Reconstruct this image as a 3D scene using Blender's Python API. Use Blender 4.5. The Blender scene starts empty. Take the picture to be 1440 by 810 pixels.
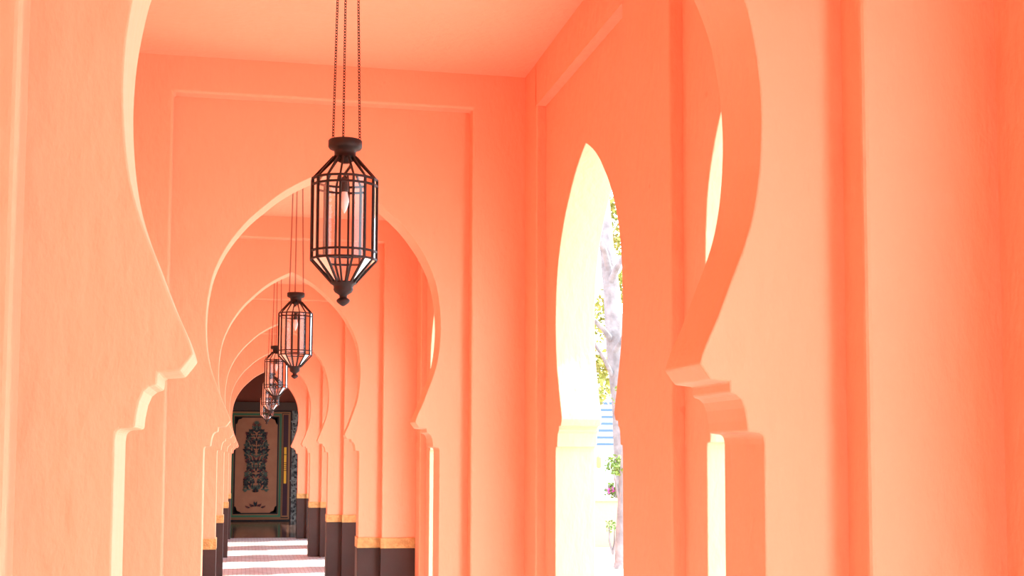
import bpy, bmesh, math, random
from mathutils import Vector, Matrix
random.seed(7)
S = 4.5                                   # one bay of the arcade in metres
C = bpy.context.scene.collection
sc = bpy.context.scene

# ------------------------------------------------------------------ camera
F_PX, YAW, PITCH, ROLL, SX, SY, EYE = 1848.48, 0.20788, 0.0763, 0.00309, 13.91, 96.13, 0.33865
fw = Vector((math.sin(YAW)*math.cos(PITCH), math.cos(YAW)*math.cos(PITCH), math.sin(PITCH)))
rt = Vector((math.cos(YAW), -math.sin(YAW), 0)); up = rt.cross(fw)
r2 = math.cos(ROLL)*rt + math.sin(ROLL)*up; u2 = -math.sin(ROLL)*rt + math.cos(ROLL)*up
cam = bpy.data.objects.new('camera', bpy.data.cameras.new('camera')); C.objects.link(cam)
m = Matrix((r2, u2, -fw)).transposed().to_4x4(); m.translation = Vector((0, 0, EYE*S))
cam.matrix_world = m
cam.data.sensor_width = 36; cam.data.sensor_fit = 'HORIZONTAL'; cam.data.lens = F_PX/1440*36
cam.data.shift_x = -SX/1440; cam.data.shift_y = SY/1440; cam.data.clip_end = 500
sc.camera = cam

# ------------------------------------------------------------------ sky, sun, exposure
w = bpy.data.worlds.new('sky'); sc.world = w; w.use_nodes = True
bg = w.node_tree.nodes['Background']; bg.inputs[0].default_value = (0.74, 0.87, 1.0, 1); bg.inputs[1].default_value = 6.0
sun = bpy.data.objects.new('sun', bpy.data.lights.new('sun', 'SUN')); C.objects.link(sun)
sun.data.energy = 13.0; sun.data.angle = math.radians(1.2); sun.data.color = (1.0, 0.90, 0.76)
SUN_EL, SUN_AZ = math.radians(52), math.radians(8)          # azimuth from +x towards +y
sd = Vector((math.cos(SUN_EL)*math.cos(SUN_AZ), math.cos(SUN_EL)*math.sin(SUN_AZ), math.sin(SUN_EL)))
sun.rotation_euler = sd.to_track_quat('Z', 'Y').to_euler(); sun.location = (20, 0, 20)
sc.view_settings.view_transform = 'Standard'; sc.view_settings.look = 'None'
sc.view_settings.gamma = 1; sc.view_settings.exposure = 0.68
sc.cycles.max_bounces = 14; sc.cycles.diffuse_bounces = 10; sc.cycles.transparent_max_bounces = 40
sc.cycles.sample_clamp_indirect = 8

# ------------------------------------------------------------------ materials
def mat(name, col, rough=.8, metal=0.0, bump=None, vary=None, spec=.3):
    """bump=(scale, distance, detail); vary=(scale, other colour, amount)"""
    M = bpy.data.materials.new(name); M.use_nodes = True
    nt = M.node_tree; b = nt.nodes['Principled BSDF']
    b.inputs['Base Color'].default_value = (*col, 1); b.inputs['Roughness'].default_value = rough
    b.inputs['Metallic'].default_value = metal; b.inputs['Specular IOR Level'].default_value = spec
    tc = nt.nodes.new('ShaderNodeTexCoord')
    if bump:
        n = nt.nodes.new('ShaderNodeTexNoise'); n.inputs['Scale'].default_value = bump[0]; n.inputs['Detail'].default_value = bump[2]
        nt.links.new(tc.outputs['Object'], n.inputs['Vector'])
        k = nt.nodes.new('ShaderNodeBump'); k.inputs['Distance'].default_value = bump[1]; k.inputs['Strength'].default_value = 1
        nt.links.new(n.outputs['Fac'], k.inputs['Height']); nt.links.new(k.outputs['Normal'], b.inputs['Normal'])
    if vary:
        n = nt.nodes.new('ShaderNodeTexNoise'); n.inputs['Scale'].default_value = vary[0]; n.inputs['Detail'].default_value = 5
        nt.links.new(tc.outputs['Object'], n.inputs['Vector'])
        r = nt.nodes.new('ShaderNodeMapRange'); r.inputs[1].default_value = .35; r.inputs[2].default_value = .7
        r.inputs[4].default_value = vary[2]
        nt.links.new(n.outputs['Fac'], r.inputs[0])
        x = nt.nodes.new('ShaderNodeMix'); x.data_type = 'RGBA'
        x.inputs[6].default_value = (*col, 1); x.inputs[7].default_value = (*vary[1], 1)
        nt.links.new(r.outputs[0], x.inputs[0]); nt.links.new(x.outputs[2], b.inputs['Base Color'])
    return M

def plaster_material():
    """hand-trowelled painted plaster: orange coat, faint vertical streaks, a few chips and stains"""
    M = mat('orange_plaster', (.86, .383, .232), .75, spec=.25)
    nt = M.node_tree; b = nt.nodes['Principled BSDF']; L = nt.links.new
    tc = nt.nodes.new('ShaderNodeTexCoord')
    def noise(scale, det, stretch=(1, 1, 1)):
        mp = nt.nodes.new('ShaderNodeMapping'); mp.inputs['Scale'].default_value = stretch
        L(tc.outputs['Object'], mp.inputs[0]); n = nt.nodes.new('ShaderNodeTexNoise')
        n.inputs['Scale'].default_value = scale; n.inputs['Detail'].default_value = det; L(mp.outputs[0], n.inputs[0]); return n
    fine = noise(26, 6, (1, 1, .45)); big = noise(3.5, 3)
    a = nt.nodes.new('ShaderNodeMath'); a.operation = 'MULTIPLY_ADD'
    L(big.outputs['Fac'], a.inputs[0]); a.inputs[1].default_value = 1.6; L(fine.outputs['Fac'], a.inputs[2])
    k = nt.nodes.new('ShaderNodeBump'); k.inputs['Distance'].default_value = .0056; L(a.outputs[0], k.inputs['Height'])
    L(k.outputs['Normal'], b.inputs['Normal'])
    st = noise(1.2, 5, (3, 3, .6)); r = nt.nodes.new('ShaderNodeMapRange'); r.inputs[1].default_value = .4; r.inputs[2].default_value = .7; r.inputs[4].default_value = .35
    L(st.outputs['Fac'], r.inputs[0])
    x = nt.nodes.new('ShaderNodeMix'); x.data_type = 'RGBA'
    x.inputs[6].default_value = (.86, .383, .232, 1); x.inputs[7].default_value = (.86, .40, .252, 1)
    L(r.outputs[0], x.inputs[0])
    ch = noise(9, 2); r3 = nt.nodes.new('ShaderNodeMapRange'); r3.inputs[1].default_value = .765; r3.inputs[2].default_value = .80; r3.inputs[4].default_value = .35
    L(ch.outputs['Fac'], r3.inputs[0])
    y = nt.nodes.new('ShaderNodeMix'); y.data_type = 'RGBA'; L(r3.outputs[0], y.inputs[0]); L(x.outputs[2], y.inputs[6])
    y.inputs[7].default_value = (.55, .24, .14, 1); L(y.outputs[2], b.inputs['Base Color'])
    return M
PLASTER = plaster_material()
BROWN = mat('brown_dado_paint', (.046, .031, .028), .6, bump=(18, .002, 3), vary=(4, (.06, .04, .036), .6), spec=.2)
GOLD = mat('gilded_relief', (.56, .39, .15), .5, .1, bump=(40, .014, 4), vary=(22, (.36, .21, .07), .7))
IRON = mat('dark_bronze_iron', (.016, .011, .010), .55, .2, bump=(80, .0008, 3), vary=(30, (.03, .017, .012), .6))
PORC = mat('socket_black', (.03, .03, .03), .4)

def pane_material():
    M = bpy.data.materials.new('clear_lantern_glass'); M.use_nodes = True; nt = M.node_tree
    for n in list(nt.nodes): nt.nodes.remove(n)
    o = nt.nodes.new('ShaderNodeOutputMaterial'); mx = nt.nodes.new('ShaderNodeMixShader')
    t = nt.nodes.new('ShaderNodeBsdfTransparent'); t.inputs[0].default_value = (.97, .97, .97, 1)
    g = nt.nodes.new('ShaderNodeBsdfGlossy'); g.inputs['Roughness'].default_value = .03
    f = nt.nodes.new('ShaderNodeFresnel'); f.inputs[0].default_value = 1.42
    nt.links.new(f.outputs[0], mx.inputs[0]); nt.links.new(t.outputs[0], mx.inputs[1]); nt.links.new(g.outputs[0], mx.inputs[2])
    nt.links.new(mx.outputs[0], o.inputs[0]); return M
PANE = pane_material()
BULB = mat('frosted_bulb_glass', (.85, .83, .8), .15, spec=.6)

def paver_material():
    M = mat('pale_brick_paving', (.6, .5, .46), .35, spec=.5); nt = M.node_tree; L = nt.links.new
    b = nt.nodes['Principled BSDF']; tc = nt.nodes.new('ShaderNodeTexCoord')
    br = nt.nodes.new('ShaderNodeTexBrick'); br.inputs['Scale'].default_value = 1
    br.inputs['Brick Width'].default_value = .11; br.inputs['Row Height'].default_value = .055; br.inputs['Mortar Size'].default_value = .006
    br.inputs['Color1'].default_value = (.58, .63, .67, 1); br.inputs['Color2'].default_value = (.38, .41, .43, 1); br.inputs['Mortar'].default_value = (.20, .16, .15, 1)
    L(tc.outputs['Object'], br.inputs[0]); L(br.outputs['Color'], b.inputs['Base Color'])
    k = nt.nodes.new('ShaderNodeBump'); k.inputs['Distance'].default_value = .006; k.invert = True
    L(br.outputs['Fac'], k.inputs['Height']); L(k.outputs['Normal'], b.inputs['Normal']); return M
PAVER = paver_material()
DARKFLOOR = mat('polished_dark_stone', (.045, .025, .02), .12, vary=(6, (.07, .035, .025), .8), spec=.6)
HALLWALL = mat('brick_red_hall_paint', (.20, .04, .02), .7, bump=(20, .003, 4))
LINTEL = mat('dark_stained_lintel', (.07, .035, .025), .5, bump=(15, .002, 4))
DOORFIELD = mat('rust_brown_door_paint', (.38, .14, .07), .5, vary=(5, (.32, .11, .055), .7), bump=(30, .001, 3))
BLACKP = mat('black_lacquer', (.012, .012, .014), .35)
GREENP = mat('green_border_paint', (.045, .12, .06), .5)
OCHREP = mat('ochre_border_paint', (.28, .11, .045), .5)
MAROONP = mat('maroon_lacquer', (.045, .012, .02), .4)
YELLOWP = mat('bright_gold_plaque', (.85, .42, .04), .4, .2)
GREYLEAF = mat('grey_green_painted_leaf', (.07, .08, .055), .5)
REDLEAF = mat('dark_red_painted_leaf', (.12, .02, .018), .5)
STUCCO = mat('carved_stucco_grey', (.30, .27, .24), .7, bump=(30, .01, 4), vary=(14, (.02, .02, .02), 1))

# ------------------------------------------------------------------ mesh helpers (arguments in bay units, scaled by S)
def link(name, bm, mt, parent=None, smooth=False):
    me = bpy.data.meshes.new(name); bm.normal_update(); bm.to_mesh(me); bm.free()
    for x in (mt if isinstance(mt, (list, tuple)) else [mt]): me.materials.append(x)
    if smooth: me.polygons.foreach_set('use_smooth', [True]*len(me.polygons))
    o = bpy.data.objects.new(name, me); C.objects.link(o)
    if parent: o.parent = parent
    return o
def tag(o, label=None, cat=None, group=None, kind=None):
    for k, v in (('label', label), ('category', cat), ('group', group), ('kind', kind)):
        if v: o[k] = v
    return o
def empty(name, loc):
    o = bpy.data.objects.new(name, None); C.objects.link(o); o.location = loc; o.empty_display_size = .1; return o
def dup(root, loc):
    r = root.copy(); C.objects.link(r); r.location = loc
    for ch in list(root.children):
        c = ch.copy(); C.objects.link(c); c.parent = r
        for g in list(ch.children):
            d = g.copy(); C.objects.link(d); d.parent = c
    return r
def box(bm, x0, x1, y0, y1, z0, z1, s=S, mi=0):
    v = [bm.verts.new((x*s, y*s, z*s)) for z in (z0, z1) for x, y in ((x0, y0), (x1, y0), (x1, y1), (x0, y1))]
    for f in ((3, 2, 1, 0), (4, 5, 6, 7), (0, 1, 5, 4), (1, 2, 6, 5), (2, 3, 7, 6), (3, 0, 4, 7)):
        q = bm.faces.new([v[i] for i in f]); q.material_index = mi
def catmull(pts, n=5):
    out = []
    for i in range(len(pts)-1):
        p0 = pts[max(i-1, 0)]; p1 = pts[i]; p2 = pts[i+1]; p3 = pts[min(i+2, len(pts)-1)]
        for k in range(n):
            t = k/n
            out.append(tuple(.5*(2*p1[j]+(p2[j]-p0[j])*t+(2*p0[j]-5*p1[j]+4*p2[j]-p3[j])*t*t+(3*p1[j]-p0[j]-3*p2[j]+p3[j])*t**3) for j in (0, 1)))
    return out+[pts[-1]]
IMPOST = [(.1347, 0), (.1347, .3445), (.1343, .3478), (.1330, .3492), (.1272, .3497), (.1268, .3545), (.1258, .3600), (.1243, .3638),
          (.1222, .3656), (.1193, .3666), (.1190, .3714), (.1105, .3722), (.1056, .3788)]
BOW = [(.1056, .3788), (.1082, .3865), (.1143, .4000), (.1208, .4165), (.1262, .4300), (.1305, .4440), (.1333, .4600), (.1347, .4760),
       (.1350, .4900), (.1342, .5060), (.1320, .5220), (.1282, .5390), (.1200, .5590), (.1080, .5790), (.0900, .6010), (.0700, .6190),
       (.0540, .6320), (.0350, .6440), (.0137, .6545), (0, .6600)]
HALF = IMPOST[:-1] + catmull(BOW)
def arch_outline(uc, k=1.0, ztop=0.0):
    """points along the horseshoe opening from the left foot over the apex to the right foot"""
    h = [(u*k, z if z < .4 else z+ztop*(z-.4)/.26) for u, z in HALF]
    return [(uc-u, z) for u, z in h] + [(uc+u, z) for u, z in reversed(h[:-1])]
def slab(bm, openings, u0, u1, z1, v0, v1, axis):
    """wall slab between depth v0 and v1 with horseshoe openings standing on the floor; axis 'x': u runs along x, 'y': along y"""
    pts = [(u0, 0)]
    for o in openings: pts += o
    pts += [(u1, 0), (u1, z1), (u0, z1)]
    co = (lambda u, v, z: (u*S, v*S, z*S)) if axis == 'x' else (lambda u, v, z: (v*S, u*S, z*S))
    A = [bm.verts.new(co(u, v0, z)) for u, z in pts]; B = [bm.verts.new(co(u, v1, z)) for u, z in pts]
    n = len(pts)
    bm.faces.new(A); bm.faces.new(list(reversed(B)))
    for i in range(n):
        j = (i+1) % n
        bm.faces.new([A[j], A[i], B[i], B[j]])
def finish_wall(bm):
    bmesh.ops.recalc_face_normals(bm, faces=bm.faces[:])
def soften(o, wd=.007, seg=2):
    md = o.modifiers.new('worn_edges', 'BEVEL'); md.width = wd; md.segments = seg; md.limit_method = 'ANGLE'; md.angle_limit = math.radians(35)
    md.harden_normals = False
    return o

# ------------------------------------------------------------------ setting
YA, T, DF = .536, .0485, .0197
XC = .0863; PL, PR = -.0855, .2592; X1, X2, X3 = .3233, .3346, .3795
LX1, LX2, LX3 = 2*XC-X1, 2*XC-X2, 2*XC-X3
ZC, ZP, ZB = .7933, .7512, .743
YD = 7.05                                    # back wall of the hall with the painted door
Y0 = YA-2.0                                  # the arcade goes on behind the camera
YEND = YA+5+T

bm = bmesh.new(); box(bm, LX3, 2.2*0+.52, Y0-.3, YEND+.02, -.03, 0)
tag(link('floor', bm, PAVER), 'pale brick paved arcade floor striped with sunlight', 'floor', kind='structure')
bm = bmesh.new(); box(bm, -.45, .62, YEND+.02, YD+.1, -.03, 0)
tag(link('floor', bm, DARKFLOOR), 'dark polished stone floor before the painted door', 'floor', kind='structure')
bm = bmesh.new(); box(bm, LX3-.02, X3+.06, Y0-.3, YEND, ZC, ZC+.05)
tag(link('ceiling', bm, PLASTER), 'flat orange plaster ceiling of the arcade', 'ceiling', kind='structure')

# six cross walls with horseshoe arches ahead of the camera, one behind it
CSH = {1: (.0048, 1), 2: (-.0015, .985), 3: (-.0005, 1), 4: (.001, 1), 5: (.0005, 1)}
CROSS_LABEL = {-1: 'orange arch wall behind the camera', 0: 'nearest orange wall with the largest horseshoe arch framing the view',
    1: 'second orange arch wall, behind the nearest and largest lantern', 2: 'third orange arch wall with brown and gold dado, left of the white slit',
    3: 'fourth orange arch wall, between the second and third lanterns', 4: 'fifth orange arch wall from the front',
    5: 'farthest orange arch wall, framing the painted door'}
for n in (-1, 0, 1, 2, 3, 4, 5):
    y = YA+n; sh, k = CSH.get(n, (0, 1))
    bm = bmesh.new(); uc = .0855+sh; ar = arch_outline(uc, k, .012 if n == 1 else .03 if n > 1 else .0)
    slab(bm, [ar], LX2, X2, ZC, y, y+T, 'x')
    wl = link('wall_cross', bm, PLASTER); soften(wl); tag(wl, CROSS_LABEL[n], 'wall', kind='structure')
    for yy0, yy1 in ((y-DF, y+.006), (y+T-.006, y+T+DF)):           # proud frame on both faces, panel recessed between
        bm = bmesh.new()
        pts = [(LX1-.005, 0), (PL, 0), (PL, ZP), (PR, ZP), (PR, 0), (X1+.005, 0), (X1+.005, ZC+.004), (LX1-.005, ZC+.004)]
        A = [bm.verts.new((a*S, yy0*S, b*S)) for a, b in pts]; B = [bm.verts.new((a*S, yy1*S, b*S)) for a, b in pts]
        bm.faces.new(A); bm.faces.new(B[::-1])
        for i in range(8): j = (i+1) % 8; bm.faces.new([A[j], A[i], B[i], B[j]])
        finish_wall(bm); soften(link('panel_frame', bm, PLASTER, wl), .012, 3)
    xl, xr = uc-.1347*k, uc+.1347*k; e = .0016
    for nm, z0, z1, ee, mt in (('dado_panel', 0, .1645, e, BROWN), ('gold_band', .1645, .1845, e*1.3, GOLD)):
        for a, b, c_, d_ in ((PL+0*e, xl+ee, LX1, PL+ee), (xr-ee, PR, PR-ee, X1)):
            bm = bmesh.new(); box(bm, a, b, y-ee, y+T+ee, z0, z1); box(bm, c_, d_, y-DF-ee, y, z0, z1)
            p = link(nm, bm, mt, wl); soften(p, .003, 1)
            p['label'] = 'dark brown painted dado' if nm == 'dado_panel' else 'gilded relief band above the brown dado'

# right wall: two horseshoe openings to the garden in every bay, set in recessed panels between proud piers
bm = bmesh.new(); ops = []
for n in range(-2, 5):
    for yc in (.7930+n, 1.2757+n): ops.append(arch_outline(yc, .972, -.003))
ops.sort(key=lambda o: o[0][0])
slab(bm, ops, Y0, YEND+.02, ZC, X2, X3, 'y'); finish_wall(bm)
rw = soften(link('wall_right', bm, PLASTER)); tag(rw, 'orange arcade wall on the right with horseshoe openings to the garden', 'wall', kind='structure')
for side, xa, xb in ((1, X1, X2), (-1, LX2, LX1)):
    if side == -1:
        bm = bmesh.new(); box(bm, LX3, LX2, Y0, YEND+.02, 0, ZC); finish_wall(bm)
        par = tag(link('wall_left', bm, PLASTER), 'closed orange plaster wall along the left of the arcade', 'wall', kind='structure')
    else: par = rw
    for n in range(-2, 5):
        b0 = YA+n+T; b1 = YA+n+1
        for y0, y1 in ((b0, .6200+n), (.9732+n, 1.1049+n), (1.4557+n, b1)):
            bm = bmesh.new(); box(bm, xa-(.005 if side < 0 else 0), xb+(.005 if side > 0 else 0), y0-(.006 if y0 == b0 else 0), y1+(.006 if y1 == b1 else 0), 0, ZC+.004); finish_wall(bm)
            soften(link('pier', bm, PLASTER, par), .009, 3)
        for y0, y1 in ((.62+n, .9732+n), (1.1049+n, 1.4557+n)):
            bm = bmesh.new(); box(bm, xa-(.005 if side < 0 else 0), xb+(.005 if side > 0 else 0), y0-.004, y1+.004, ZB, ZC+.004); finish_wall(bm)
            link('panel_head', bm, PLASTER, par)
bm = bmesh.new(); box(bm, LX3, X3, Y0-.04, Y0, 0, ZC+.05)  # unseen end wall, added to keep frontal daylight off the arch walls
tag(link('wall_rear_blocker', bm, PLASTER), 'added orange plaster end wall behind the camera, blocking frontal daylight', 'wall', kind='structure')
# far hall shell
bm = bmesh.new(); box(bm, -.45, .62, YD, YD+.05, 0, .95); hw = link('wall_back', bm, HALLWALL)
tag(hw, 'brick red back wall of the dim hall around the painted door', 'wall', kind='structure')
bm = bmesh.new(); box(bm, -.16, .34, YD-.02, YD, .578, .621)
tag(link('lintel', bm, LINTEL, hw), 'dark brown lintel beam')
for nm, a, b in (('wall_left', -.5, -.45), ('wall_right', .62, .67)):
    bm = bmesh.new()
    if a < 0: box(bm, a, b, YEND, YD+.05, 0, .95)
    else:
        box(bm, a, b, YEND, YEND+.35, 0, .95); box(bm, a, b, YD-.35, YD+.05, 0, .95); box(bm, a, b, YEND+.35, YD-.35, .62, .95)  # unseen opening in this wall, added to let daylight into the hall
    tag(link(nm, bm, HALLWALL), 'brick red side wall of the dim hall, '+('left' if a < 0 else 'right')+' side', 'wall', kind='structure')
bm = bmesh.new(); box(bm, -.5, .67, YEND, YD+.05, .95, 1.0)
tag(link('ceiling', bm, HALLWALL), 'brick red ceiling of the dim hall', 'ceiling', kind='structure')
bm = bmesh.new(); box(bm, -.5, LX2, YEND-.04, YEND, 0, .95); box(bm, X3, .67, YEND-.04, YEND, 0, .95); box(bm, LX2, X3, YEND-.04, YEND, ZC+.05, .95)
tag(link('wall_front', bm, HALLWALL), 'end wall of the hall on either side of the last arch', 'wall', kind='structure')

# ------------------------------------------------------------------ painted door
DC = .0655
d = empty('door_1', (DC*S, YD*S, 0)); tag(d, 'large rust brown door painted with a floral arabesque', 'door', kind='structure')
def dbox(nm, x0, x1, z0, z1, y0, y1, mt, par=d, lab=None):
    bm = bmesh.new(); box(bm, x0-DC, x1-DC, y0, y1, z0, z1); o = link(nm, bm, mt, par)
    if lab: o['label'] = lab
    return o
def ring(nm, x0, x1, z0, z1, t, y0, y1, mt, lab=None):
    bm = bmesh.new()
    for a, b, c_, e in ((x0, x1, z0, z0+t), (x0, x1, z1-t, z1), (x0, x0+t, z0+t, z1-t), (x1-t, x1, z0+t, z1-t)): box(bm, a-DC, b-DC, y0, y1, c_, e)
    o = link(nm, bm, mt, d)
    if lab: o['label'] = lab
DX0, DX1, DZ0, DZ1 = 2*DC-.2455, .2455, 0.0, .577
dbox('door_backing', DX0, DX1, DZ0, DZ1, -.004, 0, BLACKP)
ring('outer_border', DX0+.006, DX1-.006, .008, DZ1-.006, .006, -.0065, -.004, OCHREP, 'ochre line around the door')
LX_, RX_ = 2*DC-.196, .196
dbox('leaf_panel', LX_, RX_, .016, .565, -.006, -.004, OCHREP)
ring('green_border', LX_+.002, RX_-.002, .02, .562, .011, -.0078, -.006, GREENP, 'green painted border')
ring('black_border', LX_+.016, RX_-.016, .036, .546, .007, -.0078, -.006, BLACKP, 'black border of the door field')
fx0, fx1, fz0, fz1 = LX_+.023, RX_-.023, .043, .539
dbox('door_field', fx0, fx1, fz0, fz1, -.0075, -.006, DOORFIELD)
for sx, cx in ((1, fx0), (-1, fx1)):                     # black scalloped corners
    for sz, cz in ((1, fz0), (-1, fz1)):
        bm = bmesh.new(); pts = [(0, 0), (.034, 0), (.028, .006), (.016, .009), (.012, .014), (.009, .026), (.005, .034), (0, .034)]
        A = [bm.verts.new(((cx-DC+sx*a)*S, -.0082*S, (cz+sz*b)*S)) for a, b in pts]
        bm.faces.new(A); bmesh.ops.solidify(bm, geom=bm.faces[:], thickness=.001*S); finish_wall(bm); link('corner_ornament', bm, BLACKP, d)
for s_ in (1, -1):                                       # side strips with gold plaques
    a, b = (.2035, .2285) if s_ == 1 else (2*DC-.2285, 2*DC-.2035)
    dbox('strip_border', a-.005, b+.005, .02, .562, -.0065, -.004, OCHREP)
    dbox('side_strip', a, b, .028, .556, -.008, -.006, MAROONP)
    for z0, z1 in ((.305, .345), (.295, .302), (.285, .292), (.275, .282), (.265, .272), (.195, .262), (.348, .385)):
        dbox('gold_plaque', a+.005, b-.007, z0, z1, -.010, -.008, YELLOWP)
def leaf(bm, x, z, ang, ln, wd, mi, y=-.0092):
    ca, sa = math.cos(ang), math.sin(ang); P = []
    for a, b in ((0, 0), (.3, .42), (.65, .5), (1, 0), (.6, -.45), (.25, -.3)):
        px, pz = a*ln, b*wd; P.append(((x+px*ca-pz*sa)*S, (y-(.0012 if .2 < a < .9 else 0))*S, (z+px*sa+pz*ca)*S))
    f = bm.faces.new([bm.verts.new(p) for p in P]); f.material_index = mi
bm = bmesh.new(); rnd = random.Random(3)
def pair(x, z, ang, ln, wd, mi):
    leaf(bm, x, z, ang, ln, wd, mi); leaf(bm, -x, z, math.pi-ang, ln, wd, mi)
for i in range(34):                                      # vase-like arabesque, mirrored left and right
    z = .165+.315*i/33; tt = i/33
    w_ = (.047+.009*math.sin(tt*11+.6)) if tt < .86 else .045*(1-tt)/.14+.012
    for j in range(5):
        pair(w_*(j+.4)/5, z+rnd.uniform(-.004, .004), rnd.uniform(-.4, 2.0), .017+.008*rnd.random(), .010, rnd.choice((0, 0, 0, 1, 1, 2)))
    pair(w_*.8, z, .9 if i % 2 else -.6, .024, .011, rnd.choice((0, 0, 1)))
for k in range(4): pair(0, .150+.006*k, .5+.2*k, .020, .008, 0)
for k in range(5): pair(0, .492+.004*k, .5+.2*k, .03-.003*k, .006, 2 if k < 2 else 1)
for k in range(5): pair(.002+.008*k, .078-.003*k, .3+.35*(k % 3), .024, .008, 0 if k % 2 else 2)
pair(0, .075, 1.3, .03, .01, 0)
tag(link('floral_ornament', bm, [BLACKP, GREYLEAF, REDLEAF], d), 'dark green, black and red arabesque of scrolling leaves', kind='stuff')
# carved stucco strips beside the door
for x0, x1, lb in ((.2475, .30, 'right'), (2*DC-.30, 2*DC-.2475, 'left')):
    t = empty('trim_1' if lb == 'right' else 'trim_2', ((x0+x1)/2*S, YD*S, 0)); tag(t, 'grey and black carved stucco strip '+lb+' of the painted door', 'trim', kind='structure')
    bm = bmesh.new(); box(bm, -(x1-x0)/2, (x1-x0)/2, -.006, 0, 0, .578); link('backing', bm, STUCCO, t)
    bm = bmesh.new(); rn = random.Random(5)
    for i in range(70):
        for sgn in (-1, 1):
            xx, zz, an = rn.uniform(.002, .02)*sgn, .02+.54*i/70, rn.uniform(0, 6.3)
            leaf(bm, xx, zz, an, .016, .009, i % 3 == 0, -.0085)
    tag(link('scrollwork', bm, [STUCCO, BLACKP], t), kind='stuff')

# ------------------------------------------------------------------ hanging lanterns
NS = 16; A0 = math.radians(-11.6)-math.pi/2
def lathe(bm, prof, seg=32):
    rings = []
    for r, z in prof:
        rings.append([bm.verts.new((r*math.cos(2*math.pi*i/seg), r*math.sin(2*math.pi*i/seg), z)) for i in range(seg)] if r > 1e-5 else [bm.verts.new((0, 0, z))])
    for a, b in zip(rings, rings[1:]):
        for i in range(seg):
            j = (i+1) % seg
            if len(a) == 1 and len(b) > 1: bm.faces.new([a[0], b[j], b[i]][::-1])
            elif len(b) == 1 and len(a) > 1: bm.faces.new([a[i], a[j], b[0]][::-1])
            elif len(a) > 1: bm.faces.new([a[i], a[j], b[j], b[i]][::-1])
def bar(bm, p, q, w1, w2, out):
    p, q = Vector(p), Vector(q); dr = (q-p).normalized(); o = Vector(out); o = (o-dr*o.dot(dr)).normalized(); s = dr.cross(o)
    vs = [bm.verts.new(c+s*a*w1/2+o*b*w2/2) for c in (p, q) for a, b in ((-1, -1), (1, -1), (1, 1), (-1, 1))]
    for f in ((0, 1, 2, 3), (7, 6, 5, 4), (0, 4, 5, 1), (1, 5, 6, 2), (2, 6, 7, 3), (3, 7, 4, 0)): bm.faces.new([vs[i] for i in f])
def pol(r, k, z): a = A0+2*math.pi*k/NS; return Vector((r*math.cos(a), r*math.sin(a), z))
def ngon_ring(bm, r, z, w1=.0075, w2=.007):
    for k in range(NS): bar(bm, pol(r, k, z), pol(r, k+1, z), w1, w2, (pol(1, k, 0)+pol(1, k+1, 0)))
RB = .1165
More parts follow.
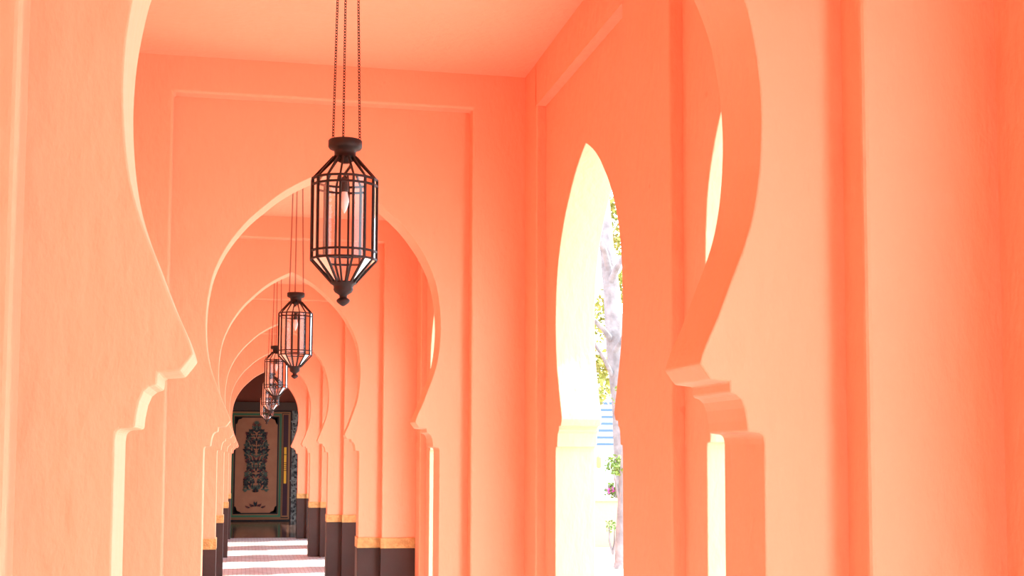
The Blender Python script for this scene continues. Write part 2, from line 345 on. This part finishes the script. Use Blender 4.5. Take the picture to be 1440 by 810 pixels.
def make_lantern(loc):
    """origin at the lower tip of the finial; heights measured down from the collar's rim"""
    H = .597; t = empty('hanging_lantern', loc); z = lambda v: v+H
    bm = bmesh.new(); lathe(bm, [(0, z(0)), (.058, z(0)), (.0605, z(-.003)), (.0605, z(-.024)), (.056, z(-.031)), (.041, z(-.037)), (.0385, z(-.042)), (.0385, z(-.058)), (.045, z(-.062)), (.046, z(-.066)), (0, z(-.068))])
    link('collar', bm, IRON, t, True)
    bm = bmesh.new(); lathe(bm, [(0, z(-.508)), (.046, z(-.510)), (.047, z(-.516)), (.036, z(-.523)), (.034, z(-.530)), (.035, z(-.538)), (.030, z(-.547)), (.016, z(-.556)), (.0135, z(-.560)), (.0135, z(-.566)), (.018, z(-.569)), (.0235, z(-.574)), (.0235, z(-.580)), (.017, z(-.587)), (.007, z(-.594)), (0, z(-.597))])
    link('finial', bm, IRON, t, True)
    for zz in (-.146, -.168, -.404, -.432):
        bm = bmesh.new(); ngon_ring(bm, RB, z(zz)); link('ring', bm, IRON, t)
    for k in range(NS):
        bm = bmesh.new(); o = pol(1, k, 0); bar(bm, pol(RB, k, z(-.144)), pol(RB, k, z(-.434)), .0074, .0074, o); link('upright_bar', bm, IRON, t)
        bm = bmesh.new(); bar(bm, pol(.043, k, z(-.062)), pol(RB, k, z(-.146)), .0064, .0064, o); link('shoulder_rib', bm, IRON, t)
        bm = bmesh.new(); bar(bm, pol(RB, k, z(-.432)), pol(.043, k, z(-.514)), .0068, .0068, o); link('lower_rib', bm, IRON, t)
        for a, ra, b, rb in ((-.148, RB, -.430, RB), (-.066, .043, -.144, RB), (-.434, RB, -.512, .043)):
            bm = bmesh.new(); f = bm.faces.new([bm.verts.new(v) for v in (pol(ra-.001, k+.06, z(a)), pol(ra-.001, k+.94, z(a)), pol(rb-.001, k+.94, z(b)), pol(rb-.001, k+.06, z(b)))])
            link('pane', bm, PANE, t)
    bm = bmesh.new(); lathe(bm, [(0, z(-.06)), (.006, z(-.06)), (.006, z(-.13)), (.012, z(-.135)), (.014, z(-.18)), (.011, z(-.187)), (0, z(-.187))], 16); link('lamp_socket', bm, PORC, t, True)
    bm = bmesh.new(); lathe(bm, [(.010, z(-.186)), (.012, z(-.195)), (.0155, z(-.21)), (.016, z(-.222)), (.011, z(-.243)), (.003, z(-.262)), (0, z(-.264))], 20); link('bulb', bm, BULB, t, True)
    # three chains running up to a small ceiling plate
    top = ZC*S-loc[2]; L0 = .0119
    lk = [];
    for i in range(10):
        a = 2*math.pi*i/10; lk.append((.0047*math.cos(a), .0072*math.sin(a)))
    for c in range(3):
        an = math.radians(90+120*c+4); lo = Vector((.055*math.cos(an), .055*math.sin(an), z(-.002))); hi = Vector((.034*math.cos(an), .034*math.sin(an), top-.012))
        n = int((hi-lo).length/(L0*.86)); bm = bmesh.new(); dr = (hi-lo).normalized(); s0 = dr.cross(Vector((0, 1, 0))).normalized(); s1 = dr.cross(s0)
        for i in range(n):
            cen = lo.lerp(hi, (i+.5)/n); sd_ = (s0+s1).normalized() if i % 2 else (s0-s1).normalized(); nn = dr.cross(sd_)
            rg = []
            for j in range(10):
                pr, pz = lk[j]; ctr = cen+sd_*pr+dr*pz; rad = (sd_*pr+dr*pz).normalized()
                rg.append([bm.verts.new(ctr+rad*.0015*math.cos(q)+nn*.0015*math.sin(q)) for q in (0, 1.571, 3.142, 4.712)])
            for j in range(10):
                for q in range(4): bm.faces.new([rg[j][q], rg[(j+1) % 10][q], rg[(j+1) % 10][(q+1) % 4], rg[j][(q+1) % 4]])
        link('chain', bm, IRON, t)
    bm = bmesh.new(); lathe(bm, [(0, top), (.046, top), (.046, top-.006), (.03, top-.014), (0, top-.016)], 24); link('ceiling_plate', bm, IRON, t, True)
    return t
lant = make_lantern((.0745*S, (YA+.5)*S, .4563*S))
LAB = ['nearest and largest dark iron lantern hanging on three chains', 'second largest iron lantern, hanging just below and left of the largest',
       'third lantern from the front, half hidden behind the second', 'fourth lantern from the front, in front of the painted door',
       'farthest and smallest lantern, overlapping the fourth']
SP = [None, (.0742, 1.5, .4578), (.0690, 2.5, .4600), (.0770, 3.5, .4560), (.0830, 4.5, .4600)]
for i, l in enumerate(LAB):
    o = lant
    if i: x, yy, zz = SP[i]; o = dup(lant, (x*S, (YA+yy)*S, .4563*S))
    tag(o, l, 'lantern', 'iron lanterns hanging along the arcade')

# ------------------------------------------------------------------ garden outside the right wall
GROUND = mat('pale_garden_paving', (.46, .44, .41), .8, bump=(6, .01, 4))
bm = bmesh.new(); box(bm, .52, 30, -12, 40, -.03, 0)
tag(link('ground', bm, GROUND), 'sunlit pale paving of the garden beyond the arcade', 'ground', kind='structure')
BARK = mat('pale_grey_bark', (.19, .165, .165), .85, bump=(9, .03, 6), vary=(5, (.09, .07, .07), .8))
LEAFY = mat('yellow_green_leaf', (.20, .21, .035), .6, vary=(3, (.24, .17, .03), .8))
LEAFG = mat('fresh_green_leaf', (.06, .12, .012), .6, vary=(3, (.16, .19, .03), .8))
PINK = mat('magenta_petal', (.4, .05, .25), .6)
YWALL = mat('pale_yellow_render', (.30, .25, .15), .85, bump=(10, .006, 4))
CAP = mat('white_coping', (.3, .3, .32), .8, bump=(12, .003, 3))
BLUEL = mat('blue_louvre_paint', (.045, .075, .13), .5)
WHITEW = mat('white_render', (.8, .8, .8), .8, bump=(8, .005, 4))
def at(px, py, Y):
    """world point seen at a pixel of the photograph on the plane y = Y bays (used to lay out the garden in depth)"""
    r = fw + r2*(px-720-SX)/F_PX - u2*(py-405-SY)/F_PX; t = Y/r.y
    return Vector((r.x*t*S, Y*S, (EYE+r.z*t)*S))
def tube(bm, pts, rad, seg=12):
    pts = [Vector(p) for p in pts]; rings = []
    for i, p in enumerate(pts):
        dr = (pts[min(i+1, len(pts)-1)]-pts[max(i-1, 0)]).normalized(); a = dr.cross(Vector((0, 1, 0.01))).normalized(); b = dr.cross(a)
        rings.append([bm.verts.new(p+(a*math.cos(2*math.pi*k/seg)+b*math.sin(2*math.pi*k/seg))*rad[i]*(1+.07*math.sin(3*k+i))) for k in range(seg)])
    for a, b in zip(rings, rings[1:]):
        for k in range(seg): bm.faces.new([a[k], a[(k+1) % seg], b[(k+1) % seg], b[k]])
    bm.faces.new(rings[0]); bm.faces.new(rings[-1])
def leaves(bm, cen, rad, n, size, rn, flat=1.0, mi=0):
    for _ in range(n):
        v = Vector((rn.gauss(0, 1), rn.gauss(0, 1), rn.gauss(0, 1))).normalized()*(rn.random()**.4); p = cen+Vector((v.x*rad, v.y*rad, v.z*rad*flat))
        a = Vector((rn.gauss(0, 1), rn.gauss(0, 1), rn.gauss(0, .6))).normalized(); b = a.cross(Vector((rn.gauss(0, 1), rn.gauss(0, 1), rn.gauss(0, 1)))).normalized()
        s = size*rn.uniform(.6, 1.3)
        f = bm.faces.new([bm.verts.new(q) for q in (p, p+a*s*.5+b*s*.28, p+a*s, p+a*s*.5-b*s*.28)]); f.material_index = mi
def tree(base, trunk, branches, tufts, label, lsize=.13, lm=None, seed=1):
    t = empty('garden_tree', base); B = Vector(base); rn = random.Random(seed)
    tag(t, label, 'tree')
    bm = bmesh.new(); tube(bm, [Vector(p)-B for p, r in trunk], [r for p, r in trunk]); link('trunk', bm, BARK, t, True)
    for br in branches:
        bm = bmesh.new(); tube(bm, [Vector(p)-B for p, r in br], [r for p, r in br], 8); link('branch', bm, BARK, t, True)
    bm = bmesh.new()
    for c_, r, n in tufts: leaves(bm, Vector(c_)-B, r, n, lsize, rn)
    tag(link('foliage', bm, lm or LEAFY, t), kind='stuff')
# main tree: pale trunk behind the yellow garden wall
YT = 5.6
tb = at(884, 642, YT); tb.z = 0
def q(px, py, Y=YT): return at(px, py, Y)
tree(tuple(tb), [(tb, .24), (q(875, 570), .2), (q(866, 490), .19), (q(860, 410), .17), (q(852, 340), .15), (q(846, 250), .12), (q(842, 150), .07)],
     [[(q(857, 400), .08), (q(867, 378, 5.5), .06), (q(882, 352, 5.4), .05)], [(q(858, 385), .08), (q(850, 352, 5.5), .06), (q(835, 322, 5.4), .05)],
      [(q(861, 480), .07), (q(848, 462, 5.5), .05), (q(830, 445, 5.4), .04)], [(q(861, 500), .07), (q(874, 480, 5.5), .05), (q(890, 450, 5.4), .04)],
      [(q(862, 530), .05), (q(850, 505, 5.5), .04), (q(834, 480, 5.4), .03)]],
     [(q(840, 450, 6.2), .55, 420), (q(842, 520, 6.2), .5, 420), (q(872, 400, 6.1), .4, 260), (q(866, 300, 6.0), .35, 200), (q(872, 340, 6.2), .35, 160), (q(840, 555, 6.1), .3, 150), (q(900, 250, 6), 1.0, 500), (q(800, 200, 6), 1.2, 600), (q(845, 90, 5.8), 1.4, 900)],
     'pale grey leaning tree trunk with yellow green leaves seen through the garden arch', .15)
# second, slimmer brown trunk close to the opening
YB = 3.9; b2 = at(871, 830, YB); b2.z = 0
tree(tuple(b2), [(b2, .085), (at(872, 790, YB), .075), (at(874, 740, YB), .07), (at(876, 690, YB), .065), (at(879, 640, YB), .06), (at(890, 560, YB), .05)],
     [[(at(875, 720, YB), .03), (at(868, 690, YB), .02), (at(864, 668, YB-.03), .012)]],
     [(at(893, 560, YB), .35, 200), (at(868, 660, YB), .10, 40)],
     'slim brown trunk at the right edge of the garden arch', .07, LEAFG, 4)
# pale yellow garden wall with coping
g0 = at(760, 775, 4.67); g1 = at(960, 705, 4.67)
gw = empty('garden_wall', (g0.x, g0.y, 0)); tag(gw, 'low pale yellow garden wall with a white foot, seen through the arch', 'wall')
bm = bmesh.new(); box(bm, 0, 1.6, 0, .25, .05, .80, 1); link('wall_body', bm, YWALL, gw)
bm = bmesh.new(); box(bm, -.03, 1.63, -.04, .29, 0, .05, 1); link('wall_foot', bm, CAP, gw)
bm = bmesh.new(); box(bm, -.02, 1.62, -.03, .28, .80, .84, 1); link('coping', bm, YWALL, gw)
# flowering shrub on top of / behind the wall
def shrub(px, py, Y, rad, n, lab, pink=True, seed=2, size=.075):
    c_ = at(px, py, Y); t = empty('flowering_shrub' if pink else 'leafy_shrub', (c_.x, c_.y, 0)); rn = random.Random(seed); tag(t, lab, 'shrub')
    bm = bmesh.new()
    for k in range(5):
        a = rn.uniform(0, 6.28); tube(bm, [(0, 0, 0), (.06*math.cos(a), .06*math.sin(a), c_.z*.5), (rad*.5*math.cos(a), rad*.5*math.sin(a), c_.z)], [.02, .014, .006], 6)
    tag(link('stem', bm, BARK, t), kind='stuff')
    bm = bmesh.new(); leaves(bm, Vector((0, 0, c_.z)), rad, n, size, rn, 1.0)
    tag(link('foliage', bm, LEAFG, t), kind='stuff')
    if pink:
        for k in range(4):
            bm = bmesh.new(); p = Vector(((-.75+.22*k)*rad, -rad*.75, c_.z+rad*(.1-.25*(k % 2)))); leaves(bm, p, .03, 14, .045, rn); link('flower', bm, PINK, t)
shrub(866, 655, 4.95, .19, 260, 'green shrub above the yellow wall, upper of the two by the arch', False, 2)
shrub(862, 688, 5.0, .15, 200, 'green shrub with magenta flowers behind the yellow wall', True, 6)
shrub(862, 740, 4.45, .12, 60, 'small sparse plant in front of the yellow wall', False, 9, .06)
# white building with pale blue louvres further off
b0 = at(700, 640, 12)
bl = empty('garden_building', (b0.x, b0.y, 0)); tag(bl, 'white building with pale blue louvres far behind the trees', 'building')
bm = bmesh.new(); box(bm, 0, 12, 0, 6, 0, 5.2, 1); link('wall_body', bm, WHITEW, bl)
for i in range(7):
    z0 = at(850, 566+9.6*i, 12).z
    bm = bmesh.new(); box(bm, 1.2, 11, -.16, 0, z0-.09, z0+.02, 1); link('louvre', bm, BLUEL, bl)
o0 = at(842, 648, 8.0)
t = empty('garden_lamp', (o0.x, o0.y, 0)); tag(t, 'small amber garden lamp on a post in front of the white building', 'lamp')
bm = bmesh.new(); tube(bm, [(0, 0, 0), (0, 0, o0.z-.2)], [.03, .03], 8); link('post', bm, CAP, t)
AMBER = mat('amber_glass', (.3, .2, .06), .4)
bm = bmesh.new(); lathe(bm, [(0, o0.z-.22), (.07, o0.z-.2), (.09, o0.z-.05), (.08, o0.z+.1), (.03, o0.z+.16), (0, o0.z+.18)], 12); link('lamp_shade', bm, AMBER, t)
